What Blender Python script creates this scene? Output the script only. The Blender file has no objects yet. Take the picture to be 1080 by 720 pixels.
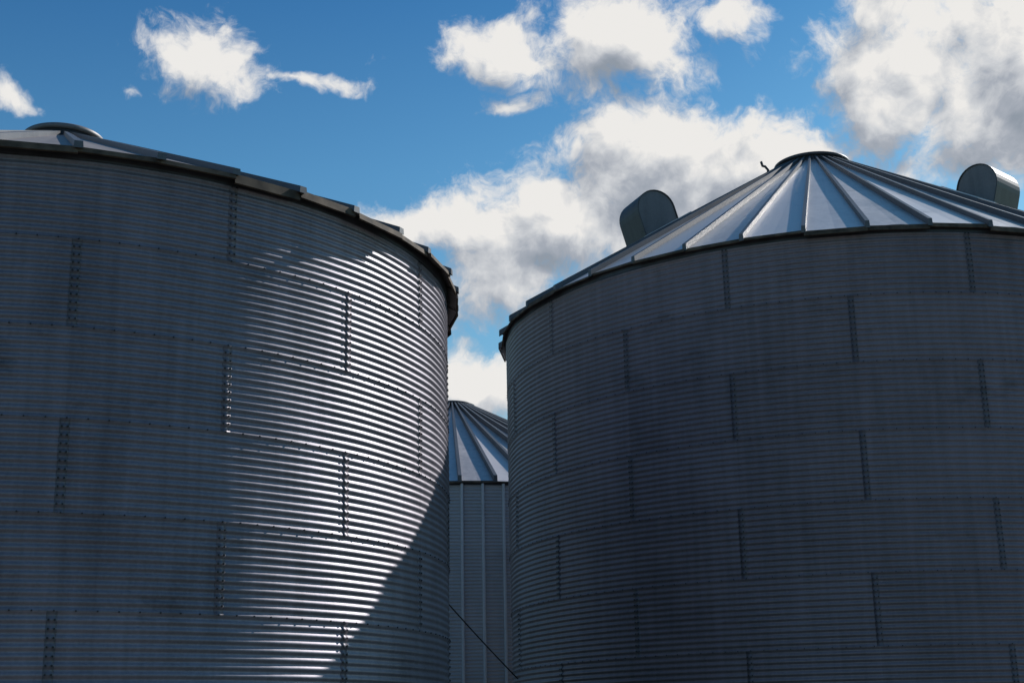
import bpy, math, random
import numpy as np
from mathutils import Vector, Matrix
random.seed(7); rng=np.random.default_rng(7)
scene=bpy.context.scene
CAM_Z=1.7
SUN_AZ=51.0; SUN_EL=37.1
def azdir(a):
    a=math.radians(a); return Vector((math.sin(a),math.cos(a),0))
def sph(az,el):
    a=math.radians(az);e=math.radians(el)
    return Vector((math.sin(a)*math.cos(e),math.cos(a)*math.cos(e),math.sin(e)))

# ------------------------------------------------------------ materials
def nt(m): m.use_nodes=True; return m.node_tree
def galv(name,lo,hi,metal=0.55,rough=(0.35,0.6),streak=1.0,panel=0.16,tint=(1,1,1.05),patch=0.6):
    m=bpy.data.materials.new(name); t=nt(m); N=t.nodes; L=t.links
    b=N['Principled BSDF']
    tc=N.new('ShaderNodeTexCoord')
    n1=N.new('ShaderNodeTexNoise'); n1.inputs['Scale'].default_value=0.9; n1.inputs['Detail'].default_value=8; n1.inputs['Roughness'].default_value=0.65
    L.new(tc.outputs['Object'],n1.inputs['Vector'])
    mp=N.new('ShaderNodeMapping'); mp.inputs['Scale'].default_value=(7,7,0.35)
    L.new(tc.outputs['Object'],mp.inputs['Vector'])
    n2=N.new('ShaderNodeTexNoise'); n2.inputs['Scale'].default_value=1.0; n2.inputs['Detail'].default_value=6
    L.new(mp.outputs[0],n2.inputs['Vector'])
    n3=N.new('ShaderNodeTexNoise'); n3.inputs['Scale'].default_value=26; n3.inputs['Detail'].default_value=4
    L.new(tc.outputs['Object'],n3.inputs['Vector'])
    at=N.new('ShaderNodeAttribute'); at.attribute_name='panel'
    def ma(op,a,b_,c=None):
        x=N.new('ShaderNodeMath'); x.operation=op
        for i,v in enumerate((a,b_,c)):
            if v is None: continue
            if isinstance(v,(int,float)): x.inputs[i].default_value=v
            else: L.new(v,x.inputs[i])
        return x.outputs[0]
    s=ma('MULTIPLY_ADD',n1.outputs['Fac'],0.8,-0.15)
    s=ma('MULTIPLY_ADD',n2.outputs['Fac'],0.55*streak,s)
    s=ma('MULTIPLY_ADD',n3.outputs['Fac'],0.4,s)
    s=ma('MULTIPLY_ADD',at.outputs['Fac'],panel,s)
    s=ma('SUBTRACT',s,0.22+0.27*(streak-0.5))
    cr=N.new('ShaderNodeValToRGB')
    cr.color_ramp.elements[0].position=0.1; cr.color_ramp.elements[1].position=0.85
    cr.color_ramp.elements[0].color=(lo*tint[0],lo*tint[1],lo*tint[2],1)
    cr.color_ramp.elements[1].color=(hi*tint[0],hi*tint[1],hi*tint[2],1)
    L.new(s,cr.inputs[0])
    mp2=N.new('ShaderNodeMapping'); mp2.inputs['Scale'].default_value=(1,1,2.2); mp2.inputs['Location'].default_value=(3.1,1.7,0.4)
    L.new(tc.outputs['Object'],mp2.inputs['Vector'])
    n4=N.new('ShaderNodeTexNoise'); n4.inputs['Scale'].default_value=0.55; n4.inputs['Detail'].default_value=12; n4.inputs['Roughness'].default_value=0.75
    L.new(mp2.outputs[0],n4.inputs['Vector'])
    r2=N.new('ShaderNodeMapRange'); r2.inputs['From Min'].default_value=0.58; r2.inputs['From Max'].default_value=0.70; r2.inputs['To Max'].default_value=patch
    L.new(n4.outputs['Fac'],r2.inputs['Value'])
    mx=N.new('ShaderNodeMixRGB'); mx.inputs['Color2'].default_value=(lo*0.35,lo*0.33,lo*0.32,1)
    L.new(r2.outputs[0],mx.inputs['Fac']); L.new(cr.outputs[0],mx.inputs['Color1'])
    L.new(mx.outputs[0],b.inputs['Base Color'])
    b.inputs['Metallic'].default_value=metal
    rr=N.new('ShaderNodeMapRange'); rr.inputs['To Min'].default_value=rough[0]; rr.inputs['To Max'].default_value=rough[1]
    L.new(n1.outputs['Fac'],rr.inputs['Value']); L.new(rr.outputs[0],b.inputs['Roughness'])
    return m
def plain(name,col,rough=0.6,metal=0.0,scale=8,var=0.3):
    m=bpy.data.materials.new(name); t=nt(m); N=t.nodes; L=t.links; b=N['Principled BSDF']
    tc=N.new('ShaderNodeTexCoord'); n=N.new('ShaderNodeTexNoise'); n.inputs['Scale'].default_value=scale; n.inputs['Detail'].default_value=8
    L.new(tc.outputs['Object'],n.inputs['Vector'])
    cr=N.new('ShaderNodeValToRGB'); cr.color_ramp.elements[0].position=0.3; cr.color_ramp.elements[1].position=0.7
    cr.color_ramp.elements[0].color=tuple(c*(1-var) for c in col)+(1,); cr.color_ramp.elements[1].color=tuple(c*(1+var) for c in col)+(1,)
    L.new(n.outputs['Fac'],cr.inputs[0]); L.new(cr.outputs[0],b.inputs['Base Color'])
    b.inputs['Roughness'].default_value=rough; b.inputs['Metallic'].default_value=metal
    return m
WT=(1.06,0.96,1.10)
M_wall=galv('galvanized_corrugated_steel',0.12,0.29,metal=0.45,rough=(0.40,0.6),tint=WT)
M_wallR=galv('galvanized_corrugated_steel_weathered',0.14,0.28,metal=0.45,rough=(0.4,0.6),tint=(1.14,0.96,1.06),streak=1.1,panel=0.18,patch=0.4)
M_wall_far=galv('galvanized_steel_pale',0.38,0.54,metal=0.1,streak=0.5,patch=0.2)  # paler base tone than the walls of the two nearer bins
M_stiff=galv('galvanized_stiffener',0.5,0.66,metal=0.1,streak=0.5,patch=0.1)
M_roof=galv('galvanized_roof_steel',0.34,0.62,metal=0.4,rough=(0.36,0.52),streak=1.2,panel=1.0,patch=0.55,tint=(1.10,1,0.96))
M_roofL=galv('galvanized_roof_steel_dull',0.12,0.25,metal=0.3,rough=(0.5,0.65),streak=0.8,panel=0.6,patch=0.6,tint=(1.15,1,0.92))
M_rib=galv('rib_steel_painted_shade',0.07,0.15,metal=0.3,rough=(0.4,0.55),streak=0.5,patch=0.4)  # same roof steel, darkened: shade on the rib sides is put into the colour
M_seam=galv('lap_seam_steel',0.10,0.22,metal=0.45,tint=WT)
M_edge=plain('weathered_eave_edge',(0.10,0.072,0.05),0.8,0.2,scale=5,var=0.6)
M_bolt=plain('bolt_and_washer',(0.03,0.03,0.035),0.5,0.3)
M_bolt2=plain('galvanized_bolt',(0.03,0.03,0.035),0.5,0.3)
M_dark=plain('dark_steel',(0.06,0.06,0.07),0.5,0.3,scale=3)
M_vent=galv('vent_steel',0.10,0.22,metal=0.3,rough=(0.45,0.6),tint=(1.12,1,1))
M_ventband=galv('vent_band_steel',0.04,0.10,metal=0.2,rough=(0.45,0.6),tint=(1.1,1,1))
M_conc=plain('concrete',(0.33,0.32,0.30),0.9,0,scale=3,var=0.2)
M_cable=plain('black_cable',(0.02,0.02,0.02),0.6)

# ------------------------------------------------------------ helpers
def mesh_obj(name,verts,faces,mat,parent,smooth=False,panel=None,loc=None):
    me=bpy.data.meshes.new(name)
    V=np.asarray(verts,dtype=np.float32).reshape(-1,3)
    if isinstance(faces,np.ndarray):
        me.vertices.add(len(V)); me.vertices.foreach_set('co',V.ravel())
        nf,k=faces.shape
        me.loops.add(nf*k); me.loops.foreach_set('vertex_index',faces.astype(np.int32).ravel())
        me.polygons.add(nf); me.polygons.foreach_set('loop_start',np.arange(0,nf*k,k,dtype=np.int32))
        me.update(calc_edges=True)
    else:
        me.from_pydata([tuple(map(float,v)) for v in V],[],faces)
    me.validate()
    if smooth: me.polygons.foreach_set('use_smooth',[True]*len(me.polygons))
    a=me.attributes.new('panel','FLOAT','FACE')
    if panel is not None: a.data.foreach_set('value',np.asarray(panel,dtype=np.float32))
    else: a.data.foreach_set('value',np.full(len(me.polygons),0.5,dtype=np.float32))
    me.materials.append(mat)
    o=bpy.data.objects.new(name,me); bpy.context.collection.objects.link(o)
    if parent: o.parent=parent
    if loc is not None: o.location=loc
    return o

def silo(az,D,R,H,ring_h,ncor,over,slope,rcap,cap_h,phiE,phiO,amp=0.012,nrib=42,rib0=0.0,nseg=252,
         wallmat=None,boltmat=None,seammat=None,roofmat=None,bolts=True,bs=1.0,stiff=None,ribw=0.06,ribh=0.12,samples=8,ragged=1.0,lip=0.055):
    wallmat=wallmat or M_wall; boltmat=boltmat or M_bolt; seammat=seammat or M_seam; roofmat=roofmat or M_roof
    C=azdir(az)*D
    root=bpy.data.objects.new('grain_silo',None); bpy.context.collection.objects.link(root)
    root.location=(C.x,C.y,0); root.empty_display_size=2
    def nd(phi):
        return azdir(az+180-phi)
    pitch=ring_h/ncor
    def wob(phi,z):
        p=np.radians(phi)
        return 0.006*np.sin(5*p+1.3*z)+0.004*np.sin(13*p-0.9*z+1)+0.003*np.sin(31*p+2.1*z)
    def prof(z): return amp*np.cos(2*np.pi*(H-z)/pitch)
    phis=np.arange(nseg)*360.0/nseg + phiE
    nr=int(math.ceil((H-0.15)/ring_h))
    VV=[];FF=[];PP=[];base=0
    A=np.radians(az+180-phis); cx,cy=np.sin(A),np.cos(A)
    half=360/21.0
    for i in range(nr):
        zt=H-i*ring_h + (0.045 if i>0 else 0); zb=max(H-(i+1)*ring_h,0.15)
        n=max(4,int(round((zt-zb)/pitch*samples)))
        zs=np.linspace(zt,zb,n+1)
        fr=(H-i*ring_h-zs)/ring_h
        off=-0.003+0.0065*fr
        Z,PH=np.meshgrid(zs,phis,indexing='ij')
        r=R+prof(Z)+off[:,None]+wob(PH,Z)
        X=r*cx[None,:];Y=r*cy[None,:]
        VV.append(np.stack([X,Y,Z],-1).reshape(-1,3))
        idx=np.arange((n+1)*nseg).reshape(n+1,nseg)+base
        a=idx[:-1,:];b=np.roll(idx,-1,1)[:-1,:];c=np.roll(idx,-1,1)[1:,:];d=idx[1:,:]
        F=np.stack([a,b,c,d],-1).reshape(-1,4)
        FF.append(F[:, ::-1])
        ph0=phiE if i%2==0 else phiO
        k=np.floor(((phis+180/nseg-ph0)%360)/(2*half)).astype(int)
        vals=rng.random(20)
        PP.append(np.tile(vals[k],(n,1)).reshape(-1))
        base+=(n+1)*nseg
    w=mesh_obj('corrugated_wall',np.concatenate(VV),np.concatenate(FF),wallmat,root,True,np.concatenate(PP))
    me=w.data
    p=me.polygons[0]; cc=p.center
    if p.normal.x*cc.x+p.normal.y*cc.y<0: me.flip_normals()
    SV=[];SF=[];BV=[];BF=[]
    def bolt(phi,z,r,s=0.013):
        s*=bs
        n=nd(phi); t=Vector((-n.y,n.x,0)); b0=len(BV); c=n*r
        for q in range(6):
            a=q*math.pi/3
            BV.append(c+t*(math.cos(a)*s)+Vector((0,0,z+math.sin(a)*s)))
        for q in range(6):
            a=q*math.pi/3
            BV.append(c+n*0.012+t*(math.cos(a)*s*0.8)+Vector((0,0,z+math.sin(a)*s*0.8)))
        for q in range(6):
            BF.append((b0+q,b0+(q+1)%6,b0+6+(q+1)%6,b0+6+q))
        BF.append(tuple(b0+6+q for q in range(6)))
    if bolts:
        for i in range(nr):
            ph0=phiE if i%2==0 else phiO
            zt=H-i*ring_h; zb=max(H-(i+1)*ring_h,0.15)
            for k in range(-5,5):
                ph=ph0+k*2*half
                hw=math.degrees(0.06/R)
                n=int((zt-zb)/pitch*samples)
                for col,(dp,dr) in enumerate([(-hw,0.0005),(-hw,0.004),(hw,0.004),(hw,0.0005)]):
                    for j in range(n+1):
                        z=zt-(zt-zb)*j/n
                        r=R+float(prof(z))+(-0.003+0.0065*j/n)+float(wob(ph+dp,z))+dr
                        v=nd(ph+dp)*r; SV.append((v.x,v.y,z))
                b0=len(SV)-4*(n+1)
                for col in range(3):
                    for j in range(n):
                        SF.append((b0+col*(n+1)+j,b0+col*(n+1)+j+1,b0+(col+1)*(n+1)+j+1,b0+(col+1)*(n+1)+j))
                z=zt-pitch*1.0
                while z>zb+0.03:
                    for s_ in (-1,1):
                        p_=ph+s_*math.degrees(0.035/R)
                        bolt(p_,z,R+amp+0.003+float(wob(p_,z)),0.0145)
                    z-=pitch
            if i>0:
                nb=int(2*math.pi*R/0.24)
                for q in range(nb):
                    p_=phiE+q*360/nb
                    bolt(p_,zt+0.0,R+amp+0.001+float(wob(p_,zt)),0.012)
        mesh_obj('lap_seams',SV,SF,seammat,root,True)
        mesh_obj('bolts',BV,BF,boltmat,root)
    if stiff:
        p0,cnt=stiff; V=[];F=[]
        for q in range(cnt):
            n=nd(p0+q*360/cnt); t=Vector((-n.y,n.x,0)); b0=len(V)
            for (tt,rr) in [(-.045,0.02),(-.025,0.085),(.025,0.085),(.045,0.02)]:
                for z in (0.15,H-0.05):
                    v=n*(R+rr)+t*tt; V.append((v.x,v.y,z))
            for c in range(3): F.append((b0+2*c,b0+2*c+1,b0+2*c+3,b0+2*c+2))
        mesh_obj('wall_stiffeners',V,F,M_stiff,root)
    # ---------------- roof
    re=R+over
    def zr(r): return H+0.02+(re-r)*slope
    V=[];F=[];P=[]; EV=[];EF=[]; RV=[];RF=[]
    step=360/nrib
    for q in range(nrib):
        a0=rib0+q*step; a1=a0+step
        j=random.uniform(-0.03,0.035)*ragged; tilt=random.uniform(-0.015,0.015)*ragged
        b0=len(V); n0,n1=nd(a0),nd(a1)
        rs=[re+j, R*0.66,R*0.33, rcap*0.98]
        nm=(n0+n1)*0.5
        for r in rs:
            for n,s in ((n0,0),(nm,-0.018),(n1,0)):
                V.append((n.x*r,n.y*r,zr(r)+tilt*(r/re)+s))
        pv=random.random()
        for i in range(3):
            for c in range(2):
                F.append((b0+3*i+c,b0+3*i+c+1,b0+3*i+c+4,b0+3*i+c+3)); P.append(pv)
        e0=len(EV); lipd=lip+random.uniform(-0.02,0.03)*ragged
        for (r,dz) in ((re+j+0.002,0.006),(re+j+0.012,-lipd),(re+j-0.02,-lipd-0.006)):
            for n in (n0,nm,n1):
                EV.append((n.x*r,n.y*r,zr(re+j)+tilt+dz))
        for rr in range(2):
            for c in range(2): EF.append((e0+3*rr+c,e0+3*rr+c+1,e0+3*rr+c+4,e0+3*rr+c+3))
        t=Vector((-n0.y,n0.x,0)); r0=len(RV); ro=re+0.03+random.uniform(-0.02,0.035)*ragged; ri=rcap*0.95
        for r,sc in ((ro,1.0),(R*0.5,0.85),(ri,0.5)):
            for tt,hh in ((-ribw,-0.02),(-ribw*0.85,ribh),(ribw*0.85,ribh),(ribw,-0.02)):
                v=n0*r+t*tt*sc; RV.append((v.x,v.y,zr(r)+hh*(0.5+0.5*sc)))
        for i in range(2):
            for c in range(3): RF.append((r0+4*i+c,r0+4*i+c+1,r0+4*i+c+5,r0+4*i+c+4))
        RF.append((r0,r0+1,r0+2,r0+3))
    mesh_obj('roof_panels',V,F,roofmat,root,False,P)
    mesh_obj('eave_lip',EV,EF,M_edge,root)
    mesh_obj('roof_ribs',RV,RF,M_rib,root)
    def lathe(name,pts,mat,n=96,smooth=True):
        V=[];F=[]
        for r,z in pts:
            for q in range(n):
                a=2*math.pi*q/n; V.append((math.cos(a)*r,math.sin(a)*r,z))
        for i in range(len(pts)-1):
            for q in range(n):
                F.append((i*n+q,i*n+(q+1)%n,(i+1)*n+(q+1)%n,(i+1)*n+q))
        return mesh_obj(name,V,F,mat,root,smooth)
    lathe('eave_angle_ring',[(R+0.02,H-0.09),(R+0.024,H-0.01),(R+0.024,zr(R+0.024)-0.035)],M_dark,126)
    lathe('concrete_pad',[(0.01,0.16),(R+0.35,0.16),(R+0.38,0.13),(R+0.38,-0.1)],M_conc,96,False)
    zc=zr(rcap)
    lathe('cap_collar',[(rcap*1.04,zc-0.06),(rcap*1.04,zc+cap_h*0.45),(rcap*0.97,zc+cap_h*0.47)],M_dark,48)
    rc=rcap*1.1
    lathe('cap_lid',[(rc*0.95,zc+cap_h*0.30),(rc,zc+cap_h*0.32),(rc*1.01,zc+cap_h*0.55),(rc*0.97,zc+cap_h*0.62),(rc*0.7,zc+cap_h*0.86),(rc*0.35,zc+cap_h*0.98),(0.01,zc+cap_h)],M_dark if over<0.18 else M_vent,48)
    return root,nd,zr

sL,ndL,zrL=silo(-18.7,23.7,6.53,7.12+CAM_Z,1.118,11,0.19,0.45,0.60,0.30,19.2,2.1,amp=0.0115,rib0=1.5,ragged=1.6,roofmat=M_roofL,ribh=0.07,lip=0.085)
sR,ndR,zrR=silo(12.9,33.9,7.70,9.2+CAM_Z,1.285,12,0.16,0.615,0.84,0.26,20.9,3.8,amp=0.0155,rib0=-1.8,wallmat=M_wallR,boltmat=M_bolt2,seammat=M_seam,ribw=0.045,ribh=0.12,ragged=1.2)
sF,ndF,zrF=silo(-2.55,50,8.6,7.37+CAM_Z,1.12,11,0.12,0.52,0.75,0.25,0,4,amp=0.017,rib0=1.5,nrib=52,nseg=180,wallmat=M_wall_far,bolts=False,stiff=(1.9,88),samples=6,ribh=0.18,ribw=0.06)

# ---------------- roof vents on the taller silo
def hood(root,nd,zr,phi,r,length=0.98,width=1.0,height=1.02,lean=0.3):
    n=nd(phi); t=Vector((-n.y,n.x,0)); 
    base=n*r+Vector((0,0,zr(r)-0.3))
    up=(Vector((0,0,1))+n*lean).normalized()
    rad=(n-Vector((0,0,lean))).normalized()
    prof=[]
    hl=length/2; ht=height+0.3-hl
    prof.append((-hl,0))
    for i in range(17):
        a=math.pi-math.pi*i/16
        prof.append((math.cos(a)*hl,ht+math.sin(a)*hl))
    prof.append((hl,0.0))
    V=[];F=[];m=len(prof)
    rows=[(-width/2,0.955),(-width/2,1.0),(-width/2+0.035,1.0),(width/2-0.035,1.0),(width/2,1.0),(width/2,0.955)]
    for tt,sc in rows:
        for (cx,cy) in prof:
            cx*=sc; cy=(cy-ht)*sc+ht if cy>ht*0.5 else cy
            V.append(base+rad*cx+up*cy+t*tt)
    for i in range(len(rows)-1):
        for q in range(m-1): F.append((i*m+q,i*m+q+1,(i+1)*m+q+1,(i+1)*m+q))
    mesh_obj('roof_vent_band',V,F,M_ventband,root,False)
    V2=[];F2=[]
    for s in (-1,1):
        b0=len(V2)
        for (a,b) in prof:
            cx=a*0.955; cy=(b-ht)*0.955+ht if b>ht*0.5 else b
            V2.append(base+rad*cx+up*cy+t*(s*(width/2-0.025)))
        F2.append(tuple(range(b0,b0+m)))
    mesh_obj('roof_vent_side_plates',V2,F2,M_vent,root,False)
    V3=[]
    for rr,tt in ((-hl-0.12,-width/2-0.12),(hl+0.12,-width/2-0.12),(hl+0.12,width/2+0.12),(-hl-0.12,width/2+0.12)):
        v=n*(r+rr)+t*tt; V3.append((v.x,v.y,zr(r+rr)+0.10))
    for v in list(V3): V3.append((v[0],v[1],v[2]-0.1))
    F3=[(0,1,2,3)]+[(i,(i+1)%4,(i+1)%4+4,i+4) for i in range(4)]
    mesh_obj('roof_vent_flashing',V3,F3,M_roof,root)
hood(sR,ndR,zrR,-56,4.42,height=0.98)
hood(sR,ndR,zrR,56,4.40,height=0.80)
def tube(name,pts,rad,mat,parent,n=8):
    cu=bpy.data.curves.new(name,'CURVE'); cu.dimensions='3D'; cu.bevel_depth=rad; cu.bevel_resolution=2; cu.use_fill_caps=True
    sp=cu.splines.new('POLY'); sp.points.add(len(pts)-1)
    for i,p in enumerate(pts): sp.points[i].co=(p[0],p[1],p[2],1)
    cu.materials.append(mat)
    o=bpy.data.objects.new(name,cu); bpy.context.collection.objects.link(o)
    if parent: o.parent=parent
    return o
n=ndR(-62); b=n*1.2
z0=zrR(1.2)
tube('roof_lifting_hook',[b+Vector((0,0,z0-.05)),b+Vector((0,0,z0+.16)),b+n*0.07+Vector((0,0,z0+.24)),b+n*0.14+Vector((0,0,z0+.25)),b+n*0.17+Vector((0,0,z0+.36))],0.035,M_dark,sR)

# cable strung between the two bins
p0=Vector((-3.25,27.60,6.60)); p1=Vector((-0.02,31.75,3.02))
pts=[]
for i in range(25):
    s=i/24; p=p0.lerp(p1,s); p.z-=0.10*4*s*(1-s); pts.append(p)
tube('power_cable',pts,0.014,M_cable,None)

# ---------------- ground
m=bpy.data.materials.new('gravel_and_grass'); t_=nt(m); N=t_.nodes; L=t_.links; b=N['Principled BSDF']
tc=N.new('ShaderNodeTexCoord'); n1=N.new('ShaderNodeTexNoise'); n1.inputs['Scale'].default_value=0.06; n1.inputs['Detail'].default_value=10
n2=N.new('ShaderNodeTexNoise'); n2.inputs['Scale'].default_value=18; n2.inputs['Detail'].default_value=6
L.new(tc.outputs['Object'],n1.inputs['Vector']); L.new(tc.outputs['Object'],n2.inputs['Vector'])
cr=N.new('ShaderNodeValToRGB'); cr.color_ramp.elements[0].position=0.45; cr.color_ramp.elements[1].position=0.55
cr.color_ramp.elements[0].color=(0.17,0.15,0.14,1); cr.color_ramp.elements[1].color=(0.06,0.062,0.03,1)
L.new(n1.outputs['Fac'],cr.inputs[0])
mx=N.new('ShaderNodeMixRGB'); mx.blend_type='MULTIPLY'; mx.inputs['Fac'].default_value=0.6
L.new(cr.outputs[0],mx.inputs['Color1']); L.new(n2.outputs['Fac'],mx.inputs['Color2']); L.new(mx.outputs[0],b.inputs['Base Color'])
b.inputs['Roughness'].default_value=0.95
S=2500
mesh_obj('ground',[(-S,-S,0),(S,-S,0),(S,S,0),(-S,S,0)],[(0,1,2,3)],m,None)

# ---------------- sky with clouds (world directions, azimuth/elevation in degrees)
SUN=sph(SUN_AZ,SUN_EL)
W=bpy.data.worlds.new('World'); scene.world=W; W.use_nodes=True
wt=W.node_tree; wt.nodes.clear()
blobs=[(-13.0,26.3,3.1,1.9,1.1),(-9.3,25.9,2.0,.4,.62),(-20.9,24.5,1.4,.5,.75),(-.2,27.4,2.0,1.2,.72),(5.0,27.5,4.2,2.6,1.15),(9.8,27.9,2.0,1.1,.85),
(.2,25.2,1.3,.5,.7),(-3.8,20.3,3.4,1.3,1.1),(1.2,20.4,4.8,3.0,1.4),(6.0,21.7,5.0,3.7,1.6),(10.4,22.3,4.4,2.6,1.5),(-.35,17.8,3.3,2.0,1.2),
(17.4,26.3,4.1,3.6,1.3),(21.5,23.6,5.3,4.4,1.5),(16.3,24.2,2.7,2.1,1.1),(19.2,21.5,3.0,1.8,1.15),(-1.2,13.6,4.6,2.1,1.3),(-16.4,25.0,.6,.4,.7),
(60,25,16,6,1.1),(-60,22,14,5,1.0),(200,20,20,6,1.1),(140,40,10,5,1.0)]
g=bpy.data.node_groups.new('cloud_density','ShaderNodeTree')
g.interface.new_socket('Dir',in_out='INPUT',socket_type='NodeSocketVector')
g.interface.new_socket('Density',in_out='OUTPUT',socket_type='NodeSocketFloat')
g.interface.new_socket('Soft',in_out='OUTPUT',socket_type='NodeSocketFloat')
N=g.nodes; L=g.links; gi=N.new('NodeGroupInput'); go=N.new('NodeGroupOutput')
def vm(op,a,b_=None,c=None,sc=None):
    x=N.new('ShaderNodeVectorMath'); x.operation=op
    for i,v in enumerate((a,b_,c)):
        if v is None: continue
        if isinstance(v,(tuple,Vector)): x.inputs[i].default_value=tuple(v)
        else: L.new(v,x.inputs[i])
    if sc is not None: x.inputs['Scale'].default_value=sc
    return x
def mth(op,a,b_=None,c=None,clamp=False):
    x=N.new('ShaderNodeMath'); x.operation=op; x.use_clamp=clamp
    for i,v in enumerate((a,b_,c)):
        if v is None: continue
        if isinstance(v,(int,float)): x.inputs[i].default_value=v
        else: L.new(v,x.inputs[i])
    return x.outputs[0]
def noise(vec,scale,detail,rough=0.55):
    x=N.new('ShaderNodeTexNoise'); x.inputs['Scale'].default_value=scale; x.inputs['Detail'].default_value=detail; x.inputs['Roughness'].default_value=rough
    L.new(vec,x.inputs['Vector']); return x
d=gi.outputs[0]
w1=noise(d,14,4)
o1=vm('SCALE',vm('SUBTRACT',w1.outputs['Color'],(.5,.5,.5)).outputs[0],sc=0.055).outputs[0]
dw=vm('ADD',d,o1).outputs[0]
cur=None
for (a,e,w_,h_,k) in blobs:
    c=sph(a,e); t1=Vector((c.y,-c.x,0)).normalized(); t2=t1.cross(c).normalized()
    if t2.z<0: t2=-t2
    cc=t1.cross(t2)
    R3=Matrix((t1,t2,cc)).transposed()
    mp=N.new('ShaderNodeMapping'); mp.vector_type='TEXTURE'
    mp.inputs['Rotation'].default_value=R3.to_euler()
    mp.inputs['Scale'].default_value=(math.sin(math.radians(w_)),math.sin(math.radians(h_)),1e5)
    L.new(dw,mp.inputs['Vector'])
    ln=vm('LENGTH',mp.outputs[0])
    v=mth('MULTIPLY_ADD',ln.outputs['Value'],-k,k)
    cur=v if cur is None else mth('MAXIMUM',cur,v)
cur=mth('MAXIMUM',cur,-0.7)
f=noise(dw,19,9,0.64).outputs['Fac']
fs=noise(dw,19,2.6,0.5).outputs['Fac']
mk=mth('MULTIPLY',cur,0.9)
L.new(mth('ADD',mk,mth('MULTIPLY_ADD',f,3.0,-1.47)),go.inputs[0])
L.new(mth('ADD',mk,mth('MULTIPLY_ADD',fs,3.0,-1.47)),go.inputs[1])

N=wt.nodes; L=wt.links
tc=N.new('ShaderNodeTexCoord')
D0=vm('NORMALIZE',tc.outputs['Generated']).outputs[0]
def dens_at(off):
    gnode=N.new('ShaderNodeGroup'); gnode.node_tree=g
    v=D0 if off is None else vm('ADD',D0,tuple(off)).outputs[0]
    L.new(v,gnode.inputs[0]); return gnode
tocl=(SUN-sph(5,22)*SUN.dot(sph(5,22))).normalized()
tocl=(tocl*0.5+Vector((0,0,0.9))).normalized()
g0=dens_at(None); g1=dens_at(tocl*0.026)
q0=g0.outputs[0]; s0=g0.outputs[1]; s1=g1.outputs[1]
alpha=N.new('ShaderNodeMapRange'); alpha.interpolation_type='SMOOTHSTEP'; alpha.inputs['From Min'].default_value=-0.10; alpha.inputs['From Max'].default_value=0.60; L.new(q0,alpha.inputs['Value'])
lit=mth('MULTIPLY_ADD',mth('SUBTRACT',s0,s1),0.62,0.80)
lit=mth('MULTIPLY_ADD',mth('SUBTRACT',q0,s0),0.7,lit)
lit=mth('SUBTRACT',lit,mth('MULTIPLY',mth('MAXIMUM',mth('SUBTRACT',s1,0.4),0.0),0.34),clamp=True)
cr=N.new('ShaderNodeValToRGB'); e=cr.color_ramp.elements
e[0].position=0.0; e[0].color=(0.34,0.39,0.46,1); e[1].position=1.0; e[1].color=(1.03,1.01,0.98,1)
x=e.new(0.35); x.color=(0.47,0.51,0.58,1); x=e.new(0.72); x.color=(0.77,0.79,0.82,1)
L.new(lit,cr.inputs[0])
sky=N.new('ShaderNodeTexSky'); sky.sky_type='NISHITA'; sky.sun_disc=False
sky.sun_elevation=math.radians(SUN_EL); sky.sun_rotation=math.radians(SUN_AZ)
sky.air_density=1.0; sky.dust_density=1.0; sky.ozone_density=1.6
sep=N.new('ShaderNodeSeparateXYZ'); L.new(D0,sep.inputs[0])
tr=N.new('ShaderNodeValToRGB'); e=tr.color_ramp.elements
e[0].position=0.22; e[0].color=(0.72,1.12,1.12,1); e[1].position=0.50; e[1].color=(0.22,0.64,0.94,1)
x=e.new(0.38); x.color=(0.44,0.92,1.10,1)
L.new(sep.outputs[2],tr.inputs[0])
tint=N.new('ShaderNodeMixRGB'); tint.blend_type='MULTIPLY'; tint.inputs['Fac'].default_value=1
L.new(sky.outputs[0],tint.inputs['Color1']); L.new(tr.outputs[0],tint.inputs['Color2'])
bg=N.new('ShaderNodeBackground'); bg.inputs['Strength'].default_value=0.10; L.new(tint.outputs[0],bg.inputs['Color'])
bc=N.new('ShaderNodeBackground'); bc.inputs['Strength'].default_value=0.82; L.new(cr.outputs[0],bc.inputs['Color'])
ms=N.new('ShaderNodeMixShader'); L.new(alpha.outputs[0],ms.inputs[0]); L.new(bg.outputs[0],ms.inputs[1]); L.new(bc.outputs[0],ms.inputs[2])
wo=N.new('ShaderNodeOutputWorld'); L.new(ms.outputs[0],wo.inputs[0])

# ---------------- sun
sd=bpy.data.lights.new('sun','SUN'); sd.energy=4.2; sd.angle=math.radians(0.5); sd.color=(1,0.97,0.94)
so=bpy.data.objects.new('sun',sd); bpy.context.collection.objects.link(so)
so.rotation_euler=SUN.to_track_quat('Z','Y').to_euler(); so.location=SUN*100

# ---------------- camera
cd=bpy.data.cameras.new('camera'); cd.sensor_width=36; cd.lens=50; cd.clip_end=6000
co=bpy.data.objects.new('camera',cd); bpy.context.collection.objects.link(co)
Mx=Matrix.Rotation(math.radians(105.7),4,'X')@Matrix.Rotation(math.radians(-1.11),4,'Z')
co.matrix_world=Matrix.Translation((0,0,CAM_Z))@Mx
scene.camera=co
scene.view_settings.view_transform='Standard'; scene.view_settings.look='None'; scene.view_settings.exposure=0
